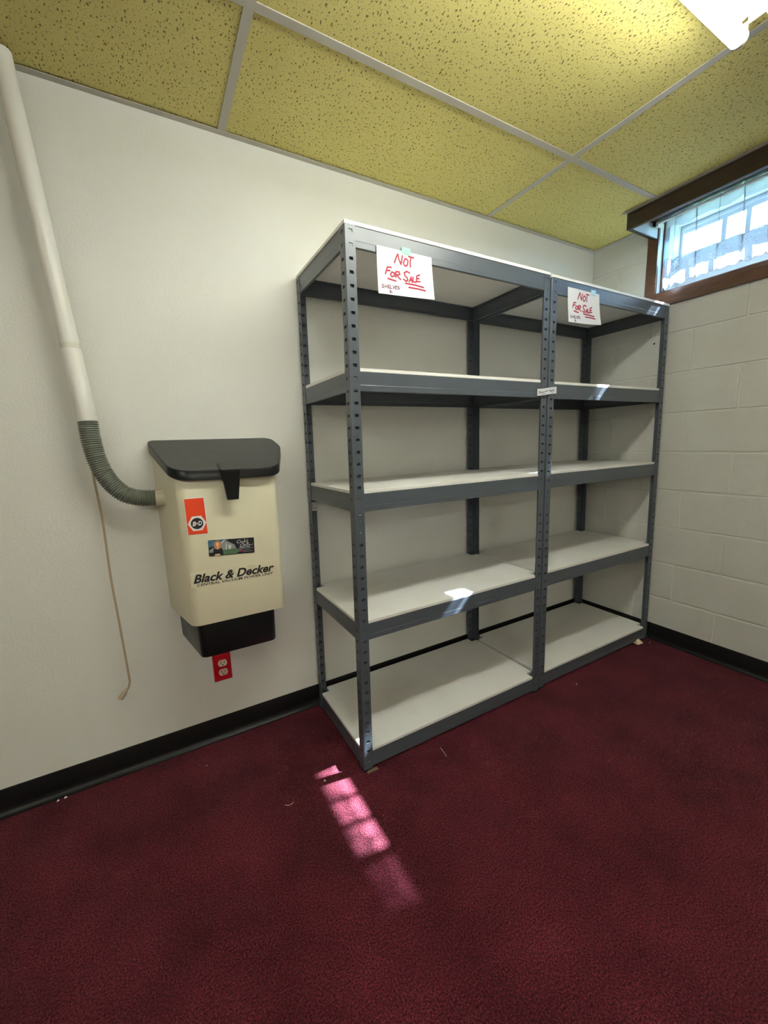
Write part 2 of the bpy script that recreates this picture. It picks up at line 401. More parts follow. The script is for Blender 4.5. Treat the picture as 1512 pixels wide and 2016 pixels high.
ybox('sun_dimmer', .226, OY1-.03, PZ0-.02, .2265, -1.12, PZ1+.02, M['dimmer'])  # unseen panel added to weaken the sun beyond the last mullion
# inner stop with reveal line on the frame
ybox('sash_bead', PX0-.008, ya-.013, PZ0-.02, PX0, ya-.001, PZ1+.03, M['vinyl'])
ybox('sash_bead', PX0-.008, yb_, PZ1+.018, PX0, ya-.013, PZ1+.030, M['vinyl'])
# lawn outside
mb = MB(); mb.box(.2, -14, 1.5, 16, 12, 1.85); struct(obj('ground', mb, M['grass']))

# valance box over the window
val = thing('valance', (-.13, -.8, 2.16), 'dark wooden box valance boxed against the ceiling above the window', 'valance')
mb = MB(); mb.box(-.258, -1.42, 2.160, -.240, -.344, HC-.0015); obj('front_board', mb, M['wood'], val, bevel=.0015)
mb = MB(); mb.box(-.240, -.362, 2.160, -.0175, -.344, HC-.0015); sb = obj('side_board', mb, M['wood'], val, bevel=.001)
mb = MB(); mb.box(-.2395, -.3645, 2.163, -.018, -.3622, HC-.002); s_ = obj('lit_face', mb, M['woodlit'], val); s_['label'] = 'inner face with window light painted in pale'  # pale sheet paints window light onto the side board's inner face
mb = MB(); mb.box(-.2398, -1.40, 2.1605, -.2375, -.366, HC-.002); s_ = obj('lit_face', mb, M['woodlit'], val); s_['label'] = 'inner face with window light painted in pale'  # same painted window light, inside the front board
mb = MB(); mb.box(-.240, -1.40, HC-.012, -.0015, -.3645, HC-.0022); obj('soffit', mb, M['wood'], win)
mb = MB(); mb.box(-.278, -1.42, HC-.0012, -.2585, -.33, HC-.0002); obj('edge_angle', mb, M['grid'], val)

# curtain rod and lace curtain
rod = thing('curtain_rod', (-.06, -.8, 2.212), 'thin white curtain rod tucked under the wooden valance', 'curtain rod')
mb = MB(); mb.tube([(-.064, -.381, 2.212), (-.064, -1.30, 2.212)], .006, 12); obj('rod', mb, M['white'], rod, smooth=True)
mb = MB(); mb.box(-.068, -.392, 2.200, -.017, -.380, 2.222); obj('bracket', mb, M['white'], rod, bevel=.002)
mb = MB(); mb.box(-.075, -.380, 2.203, -.055, -.368, 2.222); obj('end_stop', mb, M['blackplastic'], rod, bevel=.002)

cur = thing('lace_curtain', (-.05, -.9, 1.9), 'white sheer curtain with a lace border at the high window', 'curtain')
SY0 = -.425; NS = 470; SL = 1.17
def fold(t):
    lam = .112
    ph = 2*math.pi*(t)/lam
    y = SY0 - (t + .0235*math.sin(ph)*min(1, t/.03))*.80
    x = .011*math.cos(ph + .6) + .004*math.sin(2*math.pi*t/.047) + .002*math.sin(2*math.pi*t/.023)
    return x, y
def cpt(t, z):
    x, y = fold(t)
    zt = 2.2
    k = min(1, max(0, (zt-z)/.30))
    blend = min(1, max(0, (t-.05)/.08))
    xb = -.062 + blend*.030*k
    amp = .55 + .45*k
    return (xb + x*amp, y + .004*k*math.sin(t*31), z)
def ztop(t): return 2.224 + .003*math.sin(t*260) + .002*math.sin(t*117)
def zhead(t): return 2.168 + .004*math.sin(t*40) + .003*math.sin(t*91)
def zlace(t):
    ph = (t/.112+.5) % 1
    return 1.990 + .040*math.sin(math.pi*ph)**.8
def zhem(t):
    blend = min(1, max(0, (t-.06)/.07))
    tri = abs(((t/.03) % 1)*2-1)
    return 1.884 + .024*tri*(1-.6*blend) + .026*blend
def strip(zt, zb, rows, t0=0, t1=SL):
    mb = MB(); n = NS
    for i in range(n+1):
        t = t0 + (t1-t0)*i/n; a, b = zt(t), zb(t)
        for r in range(rows+1): mb.v.append(cpt(t, a+(b-a)*r/rows))
    for i in range(n):
        for r in range(rows):
            p = i*(rows+1)+r; mb.f.append((p, p+1, p+rows+2, p+rows+1))
    return mb
obj('header', strip(ztop, zhead, 5), M['header'], cur, smooth=True, recalc=False)
obj('sheer_panel', strip(zhead, zlace, 8), M['sheer'], cur, smooth=True, recalc=False)
obj('lace_border', strip(zlace, zhem, 10), M['lace'], cur, smooth=True, recalc=False)
def cordline(zf, r, name):
    mb = MB(); mb.tube([cpt(SL*i/NS, zf(SL*i/NS)) for i in range(NS+1)], r, 5); obj(name, mb, M['lacecord'], cur, smooth=True)
cordline(zlace, .0013, 'lace_edge'); cordline(zhem, .0011, 'hem_edge')
cordline(lambda t: zhead(t)+.001, .0007, 'stitch_line'); cordline(lambda t: zhead(t)+.011, .0007, 'stitch_line')
mb = MB(); mb.tube([cpt(.0, 2.22-.0333*i) for i in range(11)], .0011, 5); obj('side_hem', mb, M['lacecord'], cur, smooth=True)

# ------------------------------------------------------------------ fluorescent fixtures
def fixture(loc, label):
    x, y = loc
    f = thing('fluorescent_light', (x, y, HC), label, 'ceiling light')
    mb = MB(); pr = [(-.026,HC-.0015),(-.026,HC-.040),(-.078,HC-.056),(-.078,HC-.058),(-.026,HC-.046),(.026,HC-.046),(.078,HC-.058),(.078,HC-.056),(.026,HC-.040),(.026,HC-.0015)]
    mb.prism([(x-.012, y+p[0], p[1]) for p in pr], [(x-1.228, y+p[0], p[1]) for p in pr]); obj('housing', mb, M['housing'], f)
    for s in (.042, -.042):
        yy, zz = y+s, HC-.086
        mb = MB(); mb.tube([(x-.018, yy, zz), (x-1.222, yy, zz)], .019, 24); tb = obj('tube', mb, M['tube'], f, smooth=True)
        for xe, d in ((x-.018, 1), (x-1.222, -1)):
            mb = MB(); mb.tube([(xe+d*.0004, yy, zz), (xe+d*.009, yy, zz), (xe+d*.011, yy, zz)], [.0192,.0192,.017], 24); obj('end_cap', mb, M['socket'], tb, smooth=True)
        for xe in (x-.0035, x-1.2365):
            mb = MB(); mb.prism([(xe-.002, yy-.013, zz+.012), (xe-.002, yy+.013, zz+.012), (xe-.002, yy+.013, HC-.052), (xe-.002, yy-.013, HC-.052)], [(xe+.002, yy-.013, zz+.012), (xe+.002, yy+.013, zz+.012), (xe+.002, yy+.013, HC-.052), (xe+.002, yy-.013, HC-.052)]); obj('lampholder', mb, M['socket'], f)
    for xe in (x-.012, x-1.228):
        mb = MB(); mb.box(xe-.0015, y-.026, HC-.064, xe+.0015, y+.026, HC-.002); obj('end_plate', mb, M['housing'], f)
    return f
fixture((-.985, -1.096), 'two-tube fluorescent batten light on the yellow ceiling near the window')
fixture((-3.95, -1.75), 'two-tube fluorescent batten light on the ceiling far left, behind the viewpoint').rotation_euler = (0, 0, math.pi/2)

fixture((-1.9, -4.15), 'added two-tube fill light on the ceiling at the rear, behind the viewpoint')  # unseen extra fixture, added to fill the shelf fronts and walls

# ------------------------------------------------------------------ shelving units
WN, DN = .914, .457
def unit_map(xlb, xrb, xlt, xrt, yfb, yft, ybb, ybt, H):
    def f(p):
        s, t, z = p; k = z/H
        x0 = xlb+(xlt-xlb)*k; x1 = xrb+(xrt-xrb)*k; y0 = yfb+(yft-yfb)*k; y1 = ybb+(ybt-ybb)*k
        return (x0+(x1-x0)*s/WN, y0+(y1-y0)*t/DN, z)
    return f
FW, TH, PIT = .0355, .0018, .0381
def flange(mb, P, n0, ztop, skip, gapz=None, inner=0):
    """P(u, w, z): u along the flange from the corner, w through its thickness; slots punched through"""
    u0, u1 = .003, FW; h0, h1 = .0130, .0262
    nC = 47; zs = [0.0]
    z = ztop - .0158
    cs = []
    while z > .02: cs.append(z); z -= PIT
    cs = cs[::-1]
    bounds = [0.0] + [(a+b)/2 for a, b in zip(cs[:-1], cs[1:])] + [ztop]
    DP = .011
    def q(ua, ub, za, zb):
        for w in (0, TH): mb.quad(P(ua,w,za), P(ub,w,za), P(ub,w,zb), P(ua,w,zb))
    for c, za, zb in zip(cs, bounds[:-1], bounds[1:]):
        if gapz and za < gapz < zb: 
            continue
        if skip[0] < c < skip[1]:
            q(u0, u1, za, zb); continue
        s0, s1 = c-.0046, c+.0046
        q(u0,h0,za,zb); q(h1,u1,za,zb); q(h0,h1,za,s0); q(h0,h1,s1,zb)
        DP = -inner if inner else .011; W0 = TH if inner else 0
        # punched pocket, its floor sloping out to the lower lip
        mb.quad(P(h0,W0,s0),P(h1,W0,s0),P(h1,DP,s0+.0035),P(h0,DP,s0+.0035)); mb.quad(P(h0,W0,s1),P(h1,W0,s1),P(h1,DP,s1),P(h0,DP,s1))
        mb.quad(P(h0,W0,s0),P(h0,DP,s0+.0035),P(h0,DP,s1),P(h0,W0,s1)); mb.quad(P(h1,W0,s0),P(h1,DP,s0+.0035),P(h1,DP,s1),P(h1,W0,s1))
        mb.quad(P(h0,DP,s0+.0035),P(h1,DP,s0+.0035),P(h1,DP,s1),P(h0,DP,s1))
    mb.quad(P(u1,0,0),P(u1,TH,0),P(u1,TH,ztop),P(u1,0,ztop))
    mb.quad(P(u0,0,ztop),P(u1,0,ztop),P(u1,TH,ztop),P(u0,TH,ztop))
def post(parent, f, right, back, ztop, gap=False):
    mb = MB()
    sx = (lambda u: WN-u) if right else (lambda u: u)
    sy = (lambda u: DN-u) if back else (lambda u: u)
    front = lambda u, w, z: f((sx(u), sy(w), z))
    side = lambda u, w, z: f((sx(w), sy(u), z))
    SK = (.865, .955)
    flange(mb, front, 0, ztop, SK, .928 if gap else None, .008 if back else 0); flange(mb, side, 0, ztop, SK, None, .0015 if right else 0)
    # rolled corner
    R_ = .003; arc = [(R_-R_*math.cos(a), R_-R_*math.sin(a)) for a in [math.pi/2*i/3 for i in range(4)]]
    for (a, b) in zip(arc[:-1], arc[1:]):
        mb.quad(f((sx(a[0]),sy(a[1]),0)), f((sx(b[0]),sy(b[1]),0)), f((sx(b[0]),sy(b[1]),ztop)), f((sx(a[0]),sy(a[1]),ztop)))
    o = obj('post', mb, M['steel'], parent, weld=True)
    # splice: joint lip and pressed dimples on both faces
    sp = MB(); jz = .9085
    for fn in (front, side):
        for z_ in (.938, .879):
            c = .0195; seg = 8
            ring = [(c+.0052*math.cos(2*math.pi*k/seg), z_+.0045*math.sin(2*math.pi*k/seg)) for k in range(seg)]
            sp.prism([fn(a, .0002, b) for a, b in ring], [fn(c+(a-c)*.45, -.0022, z_+(b-z_)*.45) for a, b in ring])
        for z_ in (.920, .898):
            c = .0195; ring = [(c+.0024*math.cos(2*math.pi*k/6), z_+.0022*math.sin(2*math.pi*k/6)) for k in range(6)]
            sp.prism([fn(a, .0002, b) for a, b in ring], [fn(c+(a-c)*.5, -.0012, z_+(b-z_)*.5) for a, b in ring])
        q0 = [fn(.003,-.0006,jz-.0012), fn(FW,-.0006,jz-.0012), fn(FW,-.0006,jz+.0012), fn(.003,-.0006,jz+.0012)]
        q1 = [fn(.003,.0003,jz-.0012), fn(FW,.0003,jz-.0012), fn(FW,.0003,jz+.0012), fn(.003,.0003,jz+.0012)]
        sp.prism(q1, q0)
    obj('splice', sp, M['steel'], o)
    ft = MB(); ft.prism([f((sx(a),sy(b),.0)) for a,b in ((-.001,-.001),(FW+.001,-.001),(FW+.001,.0045),(.0045,.0045),(.0045,FW+.001),(-.001,FW+.001))],
                        [f((sx(a),sy(b),.006)) for a,b in ((-.001,-.001),(FW+.001,-.001),(FW+.001,.0045),(.0045,.0045),(.0045,FW+.001),(-.001,FW+.001))])
    obj('foot', ft, M['rubber'], o)
BT, BH = .011, .059
def beam(parent, f, side, zt):
    z1 = zt-BT-.0004; z0 = max(z1-BH, .004)
    # profile: (depth inward, z) C section with a shallow step
    h = z1-z0
    pr = [(0,z0+.0008),(.0008,z0),(.010,z0),(.010,z0+.0014),(.0016,z0+.0014),(.0016,z0+h*.30),(.0022,z0+h*.33),(.0022,z1-.0016),(.020,z1-.0016),(.020,z1),(.0014,z1),(.0006,z1-.0008),(.0006,z0+h*.33),(0,z0+h*.30)]
    e = .0022
    if side == 'front': P = lambda a, d, z: f((e+a*(WN-2*e), .0019+d, z))
    elif side == 'back': P = lambda a, d, z: f((e+a*(WN-2*e), DN-.0019-d, z))
    elif side == 'left': P = lambda a, d, z: f((.0019+d, e+a*(DN-2*e), z))
    else: P = lambda a, d, z: f((WN-.0019-d, e+a*(DN-2*e), z))
    mb = MB(); mb.prism([P(0,d,z) for d,z in pr], [P(1,d,z) for d,z in pr])
    obj('beam', mb, M['steel'], parent)
def board(parent, f, zt, top):
    n = .038; i = .0005 if top else .0026
    if top: poly = [(0,0),(WN,0),(WN,DN),(0,DN)]
    else: poly = [(n,i),(WN-n,i),(WN-n,n*.30),(WN-i*1.2,n*.30) if False else (WN-n,n),(WN-i,n),(WN-i,DN-n),(WN-n,DN-n),(WN-n,DN-i),(n,DN-i),(n,DN-n),(i,DN-n),(i,n),(n,n)]
    mb = MB(); mb.prism([f((a,b,zt-BT)) for a,b in poly], [f((a,b,zt)) for a,b in poly])
    return obj('shelf_board', mb, M['board'], parent, bevel=.0008, seg=1)
def shelving(loc, label, f, zs, gap):
    u = thing('shelving_unit', loc, label, 'shelving unit', 'steel shelving units along the white wall')
    ztop = zs[-1]-BT-.0005
    for r in (0,1):
        for b in (0,1): post(u, f, r, b, ztop, gap and not r and b)
    for k, z in enumerate(zs):
        board(u, f, z, k == len(zs)-1)
        for s in ('front','back','left','right'): beam(u, f, s, z)
    return u
f1 = unit_map(-1.8685, -.9540, -1.8459, -.9458, -.4735, -.4634, -.0215, -.0094, 1.8189)
f2 = unit_map(-.9440, -.0265, -.9395, -.0510, -.4680, -.4664, -.0225, -.0120, 1.8132)
shelving((-1.41, -.25, 0), 'left grey steel shelving unit with white boards, beside the wall-mounted vacuum', f1, [.0806,.5700,1.0197,1.4042,1.8189], True)
shelving((-.49, -.25, 0), 'right grey steel shelving unit with white boards, in the block wall corner', f2, [.0811,.5725,1.0230,1.4016,1.8132], False)

# ------------------------------------------------------------------ handwritten signs
BIG = [[(0.063,-0.04),(0.07,-0.024),(0.077,-0.013),(0.08,-0.027),(0.087,-0.041),(0.091,-0.028),(0.094,-0.015)],[(0.104,-0.022),(0.097,-0.035),(0.099,-0.041),(0.105,-0.044),(0.112,-0.039),(0.115,-0.026),(0.109,-0.022),(0.104,-0.022)],[(0.118,-0.013),(0.138,-0.014)],[(0.127,-0.013),(0.123,-0.031),(0.123,-0.044)],[(0.05,-0.056),(0.036,-0.057),(0.032,-0.067),(0.028,-0.077)],[(0.033,-0.067),(0.045,-0.066)],[(0.052,-0.069),(0.046,-0.077),(0.05,-0.083),(0.059,-0.08),(0.062,-0.071),(0.052,-0.069)],[(0.067,-0.065),(0.066,-0.074),(0.065,-0.083)],[(0.067,-0.066),(0.079,-0.065),(0.081,-0.072),(0.068,-0.076),(0.083,-0.087)],[(0.036,-0.09),(0.065,-0.094)],[(0.119,-0.063),(0.108,-0.059),(0.098,-0.065),(0.1,-0.073),(0.108,-0.078),(0.11,-0.085),(0.104,-0.09),(0.094,-0.084)],[(0.115,-0.09),(0.124,-0.074),(0.127,-0.09)],[(0.119,-0.084),(0.127,-0.083)],[(0.132,-0.073),(0.13,-0.087),(0.142,-0.088)],[(0.158,-0.063),(0.146,-0.068),(0.143,-0.085),(0.158,-0.084)],[(0.144,-0.076),(0.155,-0.075)],[(0.101,-0.096),(0.138,-0.097),(0.17,-0.101)],[(0.113,-0.107),(0.148,-0.108),(0.176,-0.111)]]
SMALL = [[(0.021,-0.109),(0.014,-0.11),(0.014,-0.114),(0.02,-0.115),(0.018,-0.119),(0.012,-0.119)],[(0.025,-0.11),(0.023,-0.119)],[(0.032,-0.109),(0.031,-0.119)],[(0.024,-0.114),(0.031,-0.114)],[(0.042,-0.109),(0.036,-0.109),(0.035,-0.118),(0.042,-0.118)],[(0.036,-0.114),(0.041,-0.114)],[(0.045,-0.109),(0.043,-0.118),(0.05,-0.118)],[(0.053,-0.108),(0.055,-0.118),(0.061,-0.108)],[(0.069,-0.108),(0.063,-0.109),(0.061,-0.118),(0.068,-0.117)],[(0.062,-0.113),(0.067,-0.113)],[(0.077,-0.109),(0.071,-0.109),(0.071,-0.112),(0.077,-0.114),(0.076,-0.117),(0.069,-0.117)],[(0.04,-0.123),(0.044,-0.124),(0.041,-0.128),(0.048,-0.127)],[(0.04,-0.131),(0.05,-0.13)]]
def sign(x0, z0, w, quad, ybase, label, tape, tx, bend, wob):
    s = thing('paper_sign', (x0+w/2, ybase, z0-.06), label, 'sign', 'handwritten paper signs on the shelf fronts')
    TL, TR, BR, BL = [Vector((q[0],0,q[1])) for q in quad]
    def pt(u, v, lift=0):
        p = (TL*(1-u)+TR*u)*(1-v) + (BL*(1-u)+BR*u)*v
        y = ybase - .0008 - bend*v*v - wob*math.sin(u*5.2+v*2)*v - lift
        return Vector((p.x, y, p.z))
    nu, nv = 14, 10
    mb = MB()
    for lift in (0, -.0004):
        n = len(mb.v)
        for j in range(nv+1):
            for i in range(nu+1): mb.v.append(tuple(pt(i/nu, j/nv, lift)))
        for j in range(nv):
            for i in range(nu):
                p = n+j*(nu+1)+i; q = (p, p+1, p+nu+2, p+nu+1); mb.f.append(q if lift == 0 else q[::-1])
    o = obj('sheet', mb, M['paper'], s, smooth=True, recalc=False)
    hh = TL.z-BL.z
    def strokes(S, wd):
        mb = MB()
        for st in S:
            P = []
            for a, b in st: P.append(pt(min(1,a/.2105), min(1,-b/.1365), .0004))
            # resample so strokes follow the bend
            Q = [P[0]]
            for a, b in zip(P[:-1], P[1:]): Q += [a.lerp(b, .5), b]
            mb.ribbon(Q, wd, .0002)
        return mb
    a_ = obj('lettering', strokes(BIG, .0050), M['ink'], s); a_['label'] = 'large red marker lettering'
    a_ = obj('lettering', strokes(SMALL, .0021), M['inkdark'], s); a_['label'] = 'small thin pen lettering'
    t = MB(); p = pt(tx, 0)
    q = [(p.x-.016, ybase-.0016, p.z-.009),(p.x+.017, ybase-.0016, p.z-.011),(p.x+.016, ybase-.0016, p.z+.011),(p.x-.017, ybase-.0016, p.z+.010)]
    t.prism([(a,b+.001,c) for a,b,c in q], [(a,b-.0003,c) for a,b,c in q]); obj('tape', t, tape, s)
    return s
sign(-1.742, 1.768, .21, [(-1.741,1.768),(-1.534,1.768),(-1.526,1.638),(-1.742,1.629)], -.4642,
     'white paper sign with red NOT FOR SALE, green tape, on left shelving unit', M['greentape'], .52, .004, .001)
sign(-.843, 1.779, .21, [(-.843,1.779),(-.632,1.778),(-.620,1.651),(-.842,1.641)], -.4665,
     'white paper sign with red NOT FOR SALE, pale blue tape, on right shelving unit', M['cleartape'], .80, .006, .003)
sl = thing('strip_label', (-.957, -.472, 1.36), 'small white paper strip with black scribbled note bridging both middle posts', 'label')
def lp(u, v, l=0): 
    x0, z0 = -1.015, 1.3665; return Vector((x0+.117*u, -.4720-l, z0+.012*u-.027*v-.001*math.sin(u*6)))
mb = MB(); top = [lp(i/8, 0) for i in range(9)]; bot = [lp(i/8, 1) for i in range(9)]
mb.prism(top+bot[::-1], [p+Vector((0,-.0006,0)) for p in top+bot[::-1]]); obj('strip', mb, M['paper'], sl)
mb = MB()
SC = [[(.16,.33),(.10,.38),(.08,.45),(.17,.55),(.13,.68),(.06,.66)],[(.18,.62),(.22,.48),(.22,.6),(.26,.5),(.27,.6),(.32,.48),(.33,.58),(.37,.45),(.36,.55)],[(.42,.35),(.43,.55),(.47,.38),(.48,.55),(.51,.36)],[(.55,.45),(.585,.44)],[(.68,.28),(.63,.34),(.62,.42),(.70,.5),(.66,.6),(.62,.6)],[(.73,.45),(.71,.55),(.745,.55),(.75,.45),(.76,.56)],[(.79,.25),(.79,.55)],[(.82,.5),(.86,.46),(.83,.42),(.815,.52),(.86,.58)],[(.22,.92),(.30,.82),(.42,.80)],[(.70,.72),(.78,.70),(.82,.78)]]
for st in SC: mb.ribbon([lp(a, b, .0008) for a, b in st], .0017, .0002)
obj('lettering', mb, M['inkblack'], sl)

# ------------------------------------------------------------------ wall-mounted vacuum
vac = thing('central_vacuum', (-2.2, 0, .46), 'cream wall-mounted central vacuum power unit with black lid and base', 'vacuum')
def rounded(poly, rads, seg=6):
    out = []; n = len(poly)
    for i, p in enumerate(poly):
        r = rads[i]; p = Vector(p)
        if r <= 0: out.append(p); continue
        a = (Vector(poly[i-1])-p); b = (Vector(poly[(i+1) % n])-p)
        la, lb = a.length, b.length; a.normalize(); b.normalize()
        ang = a.angle(b); d = min(r/math.tan(ang/2), la*.48, lb*.48); r2 = d*math.tan(ang/2)
        c = p + (a+b).normalized()*(r2/math.sin(ang/2))
        s = p+a*d-c; e = p+b*d-c
        for k in range(seg+1):
            t = k/seg; v = s.lerp(e, t); 
            out.append(c + v.normalized()*r2)
    return out
YB = -.242
prof = rounded([(-2.410,0),(-2.352,YB),(-2.046,YB),(-1.994,0)], [.0,.034,.026,.0], 8)
lidz = lambda y: 1.176 + (y)*(.385)      # underside plane of the lid
mb = MB(); mb.prism([(p.x,p.y,.593+ (0 if p.y<-.05 else .0)) for p in prof], [(p.x,p.y,lidz(p.y)-.001) for p in prof])
obj('body', mb, M['cream'], vac, bevel=.004, seg=2, smooth=True)
lp_ = rounded([(-2.416,-.0005),(-2.416,-.035),(-2.362,-.262),(-2.040,-.270),(-1.978,-.09),(-1.990,-.0005)], [.02,.03,.07,.055,.09,.035], 8)
mb = MB(); mb.prism([(p.x,p.y,lidz(p.y)) for p in lp_], [(p.x,p.y,lidz(p.y)+.0305) for p in lp_])
lid = obj('lid', mb, M['blackplastic'], vac, bevel=.0015, seg=1, smooth=True)
lp2 = [Vector((-2.2+(p.x+2.2)*.985, -.13+(p.y+.13)*.985)) for p in lp_]
mb = MB(); mb.prism([(p.x,min(p.y,-.001),lidz(p.y)+.0300) for p in lp2], [(p.x,min(p.y,-.001),lidz(p.y)+.0312) for p in lp2]); obj('lid_panel', mb, M['lidtop'], lid, smooth=True)
# latch: plate over the lid, drops down the front
mb = MB()
yl0, yl1 = -.225, -.292
zt = lambda y: lidz(y)+.0312
cx = -2.197
mb.prism([(cx-.031,yl0,zt(yl0)),(cx+.029,yl0,zt(yl0)),(cx+.029,yl1,zt(yl1)+.002),(cx-.029,yl1,zt(yl1)+.002)],
         [(cx-.031,yl0,zt(yl0)+.006),(cx+.029,yl0,zt(yl0)+.006),(cx+.029,yl1,zt(yl1)+.010),(cx-.029,yl1,zt(yl1)+.010)])
zu = zt(yl1)+.009
mb.prism([(cx-.029,yl1+.022,zu),(cx+.029,yl1+.022,zu),(cx+.017,yl1+.026,1.008),(cx-.017,yl1+.026,1.008)],
         [(cx-.029,yl1,zu),(cx+.029,yl1,zu),(cx+.017,yl1+.006,1.008),(cx-.017,yl1+.006,1.008)])
obj('latch', mb, M['blackplastic'], vac, bevel=.0015, seg=1)
pb = rounded([(-2.384,-.003),(-2.336,-.226),(-2.084,-.226),(-2.030,-.003)], [.0,.025,.022,.0], 6)
mb = MB(); mb.prism([(p.x*.985-2.2*.015,p.y*.98,.468 if p.y<-.05 else .478) for p in pb], [(p.x,p.y,.592) for p in pb])
obj('base', mb, M['blackplastic'], vac, bevel=.004, seg=2, smooth=True)
# flat prints on the front
def flat(pts, name, m, parent, lift, th=.0004):
    mb = MB(); mb.prism([(x, YB-lift+.0002, z) for x, z in pts], [(x, YB-lift-th, z) for x, z in pts]); return obj(name, mb, m, parent)
o = flat([(-2.3385,1.0205),(-2.2785,1.0205),(-2.2765,.8995),(-2.3375,.9015)], 'badge_border', M['white'], vac, .0002)
badge = flat([(-2.3365,1.0185),(-2.2805,1.0175),(-2.2785,.9015),(-2.3355,.9035)], 'badge', M['orange'], vac, .0006)
hx, hz, hr = -2.3065, .9375, .0272
flat([(hx+hr*math.cos(math.pi/3*k), hz+hr*math.sin(math.pi/3*k)) for k in range(6)], 'badge_hexagon', M['white'], badge, .001)
flat([(hx-.0005+.0182*math.cos(math.pi*2*k/28), hz+.0182*math.sin(math.pi*2*k/28)) for k in range(28)], 'badge_disc', M['black'], badge, .0014)
flat([(hx+.0125+.0013*math.cos(math.pi*2*k/8), hz-.0195+.0013*math.sin(math.pi*2*k/8)) for k in range(8)], 'badge_dot', M['orange'], badge, .0014)
flat([(-2.345,.7275),(-2.0665,.7205),(-2.0675,.774),(-2.344,.779)], 'logo_label', M['labelbg'], vac, .0002)
def text(body, x0, x1, z, h, shear, m, parent, name, lift, bold=0, yplane=None, slope=0):
    cu = bpy.data.curves.new('txt', 'FONT'); cu.body = body; cu.size = 1; cu.shear = shear; cu.offset = bold; cu.extrude = 0; cu.resolution_u = 3
    to = bpy.data.objects.new('txt', cu); COL.objects.link(to)
    bpy.context.view_layer.update()
    dg = bpy.context.evaluated_depsgraph_get(); me = bpy.data.meshes.new_from_object(to.evaluated_get(dg))
    bpy.data.objects.remove(to)
    xs = [v.co.x for v in me.vertices]; ys = [v.co.y for v in me.vertices]
    a, b = min(xs), max(xs); k = (x1-x0)/(b-a); top = max(ys); ky = h/top
    mb = MB(); Y = (YB if yplane is None else yplane)-lift
    mb.v = [(x0+(v.co.x-a)*k, Y, z+v.co.y*ky+slope*(v.co.x-a)*k) for v in me.vertices]
    mb.f = [tuple(p.vertices) for p in me.polygons]
    bpy.data.meshes.remove(me)
    return obj(name, mb, m, parent)
text('Black & Decker', -2.337, -2.076, .7425, .028, .34, M['black'], vac, 'logo_lettering', .0009, .032, slope=-.018)
text('CENTRAL VACUUM POWER UNIT', -2.327, -2.080, .7300, .0085, .2, M['black'], vac, 'logo_lettering', .0009, .02, slope=-.018)
text('B', hx-.0145, hx-.0035, hz-.007, .014, .25, M['white'], badge, 'badge_lettering', .0020, .03)
text('D', hx+.0025, hx+.0140, hz-.0065, .014, .25, M['white'], badge, 'badge_lettering', .0020, .03)
text('&', hx-.0032, hx+.0022, hz-.002, .0055, .25, M['white'], badge, 'badge_lettering', .0020, .02)

# magnet card
mag = thing('magnet_card', (-2.21, YB, .845), 'small dark photo magnet with a blonde woman, stuck on the cream vacuum', 'magnet')
A0 = Vector((-2.2825,0,.8245)); AU = Vector((.1445,0,-.0105)); AV = Vector((.002,0,.0535))
def cp(u, v): p = A0+AU*u+AV*v; return (p.x, p.z)
def cflat(uv, name, m, par, lift): return flat([cp(u,v) for u,v in uv], name, m, par, lift, .0003)
cb = cflat([(.01,0),(.99,0),(1,.03),(1,.97),(.985,1),(.015,1),(0,.97),(0,.03)], 'card', M['cardbase'], mag, .0012)
mbx = MB(); 
cflat([(.01,.55),(.32,.75),(.42,.98),(.01,.98)], 'sky_print', M['sky_blue'], cb, .0018)
cflat([(.01,.38),(.20,.66),(.38,.93),(.56,.62),(.60,.30),(.01,.22)], 'house_print', M['pgrey'], cb, .0021)
cflat([(.18,.64),(.33,.97),(.37,.97),(.24,.66)], 'roof_print', M['plight'], cb, .0024)
cflat([(.36,.34),(.37,.76),(.39,.76),(.385,.34)], 'pillar_print', M['plight'], cb, .0024)
cflat([(.43,.36),(.42,.66),(.49,.60),(.47,.36)], 'wall_print', M['plight'], cb, .0024)
cflat([(.28,.04),(.29,.36),(.60,.40),(.66,.20),(.60,.05)], 'lawn_print', M['pgreen'], cb, .0024)
cflat([(.11,.02),(.09,.30),(.12,.56),(.24,.58),(.29,.40),(.31,.02)], 'jacket_print', M['black'], cb, .0027)
cflat([(.19+.082*math.cos(k*.449)*(1+.12*math.sin(k*2.3)), .68+.28*math.sin(k*.449)) for k in range(14)], 'hair_print', M['hair'], cb, .0030)
cflat([(.188+.030*math.cos(k*.524), .72+.125*math.sin(k*.524)) for k in range(12)], 'face_print', M['skin'], cb, .0033)
cflat([(.165,.56),(.21,.56),(.188,.43)], 'neck_print', M['skin'], cb, .0033)
cflat([(.12,.02),(.12,.10),(.17,.13),(.23,.12),(.24,.05),(.20,.01)], 'hands_print', M['skin'], cb, .0033)
mb = MB()
def cpl(st, wd):
    mb.ribbon([(cp(u,v)[0], YB-.0017, cp(u,v)[1]) for u,v in st], wd, .0003)
cpl([(.70,.86),(.66,.90),(.615,.80),(.625,.70),(.69,.73)], .0011)
cpl([(.69,.72),(.70,.80),(.71,.72),(.725,.80),(.74,.73),(.755,.80),(.745,.72),(.78,.73),(.79,.98),(.775,.78),(.80,.74),(.815,.82),(.82,.74)], .0009)
cpl([(.82,.86),(.86,.88),(.83,.62),(.80,.58)], .0009)
cpl([(.85,.82),(.845,.60),(.88,.66),(.85,.72)], .0009)
cpl([(.77,.62),(.73,.66),(.68,.56),(.69,.47),(.75,.50)], .0011)
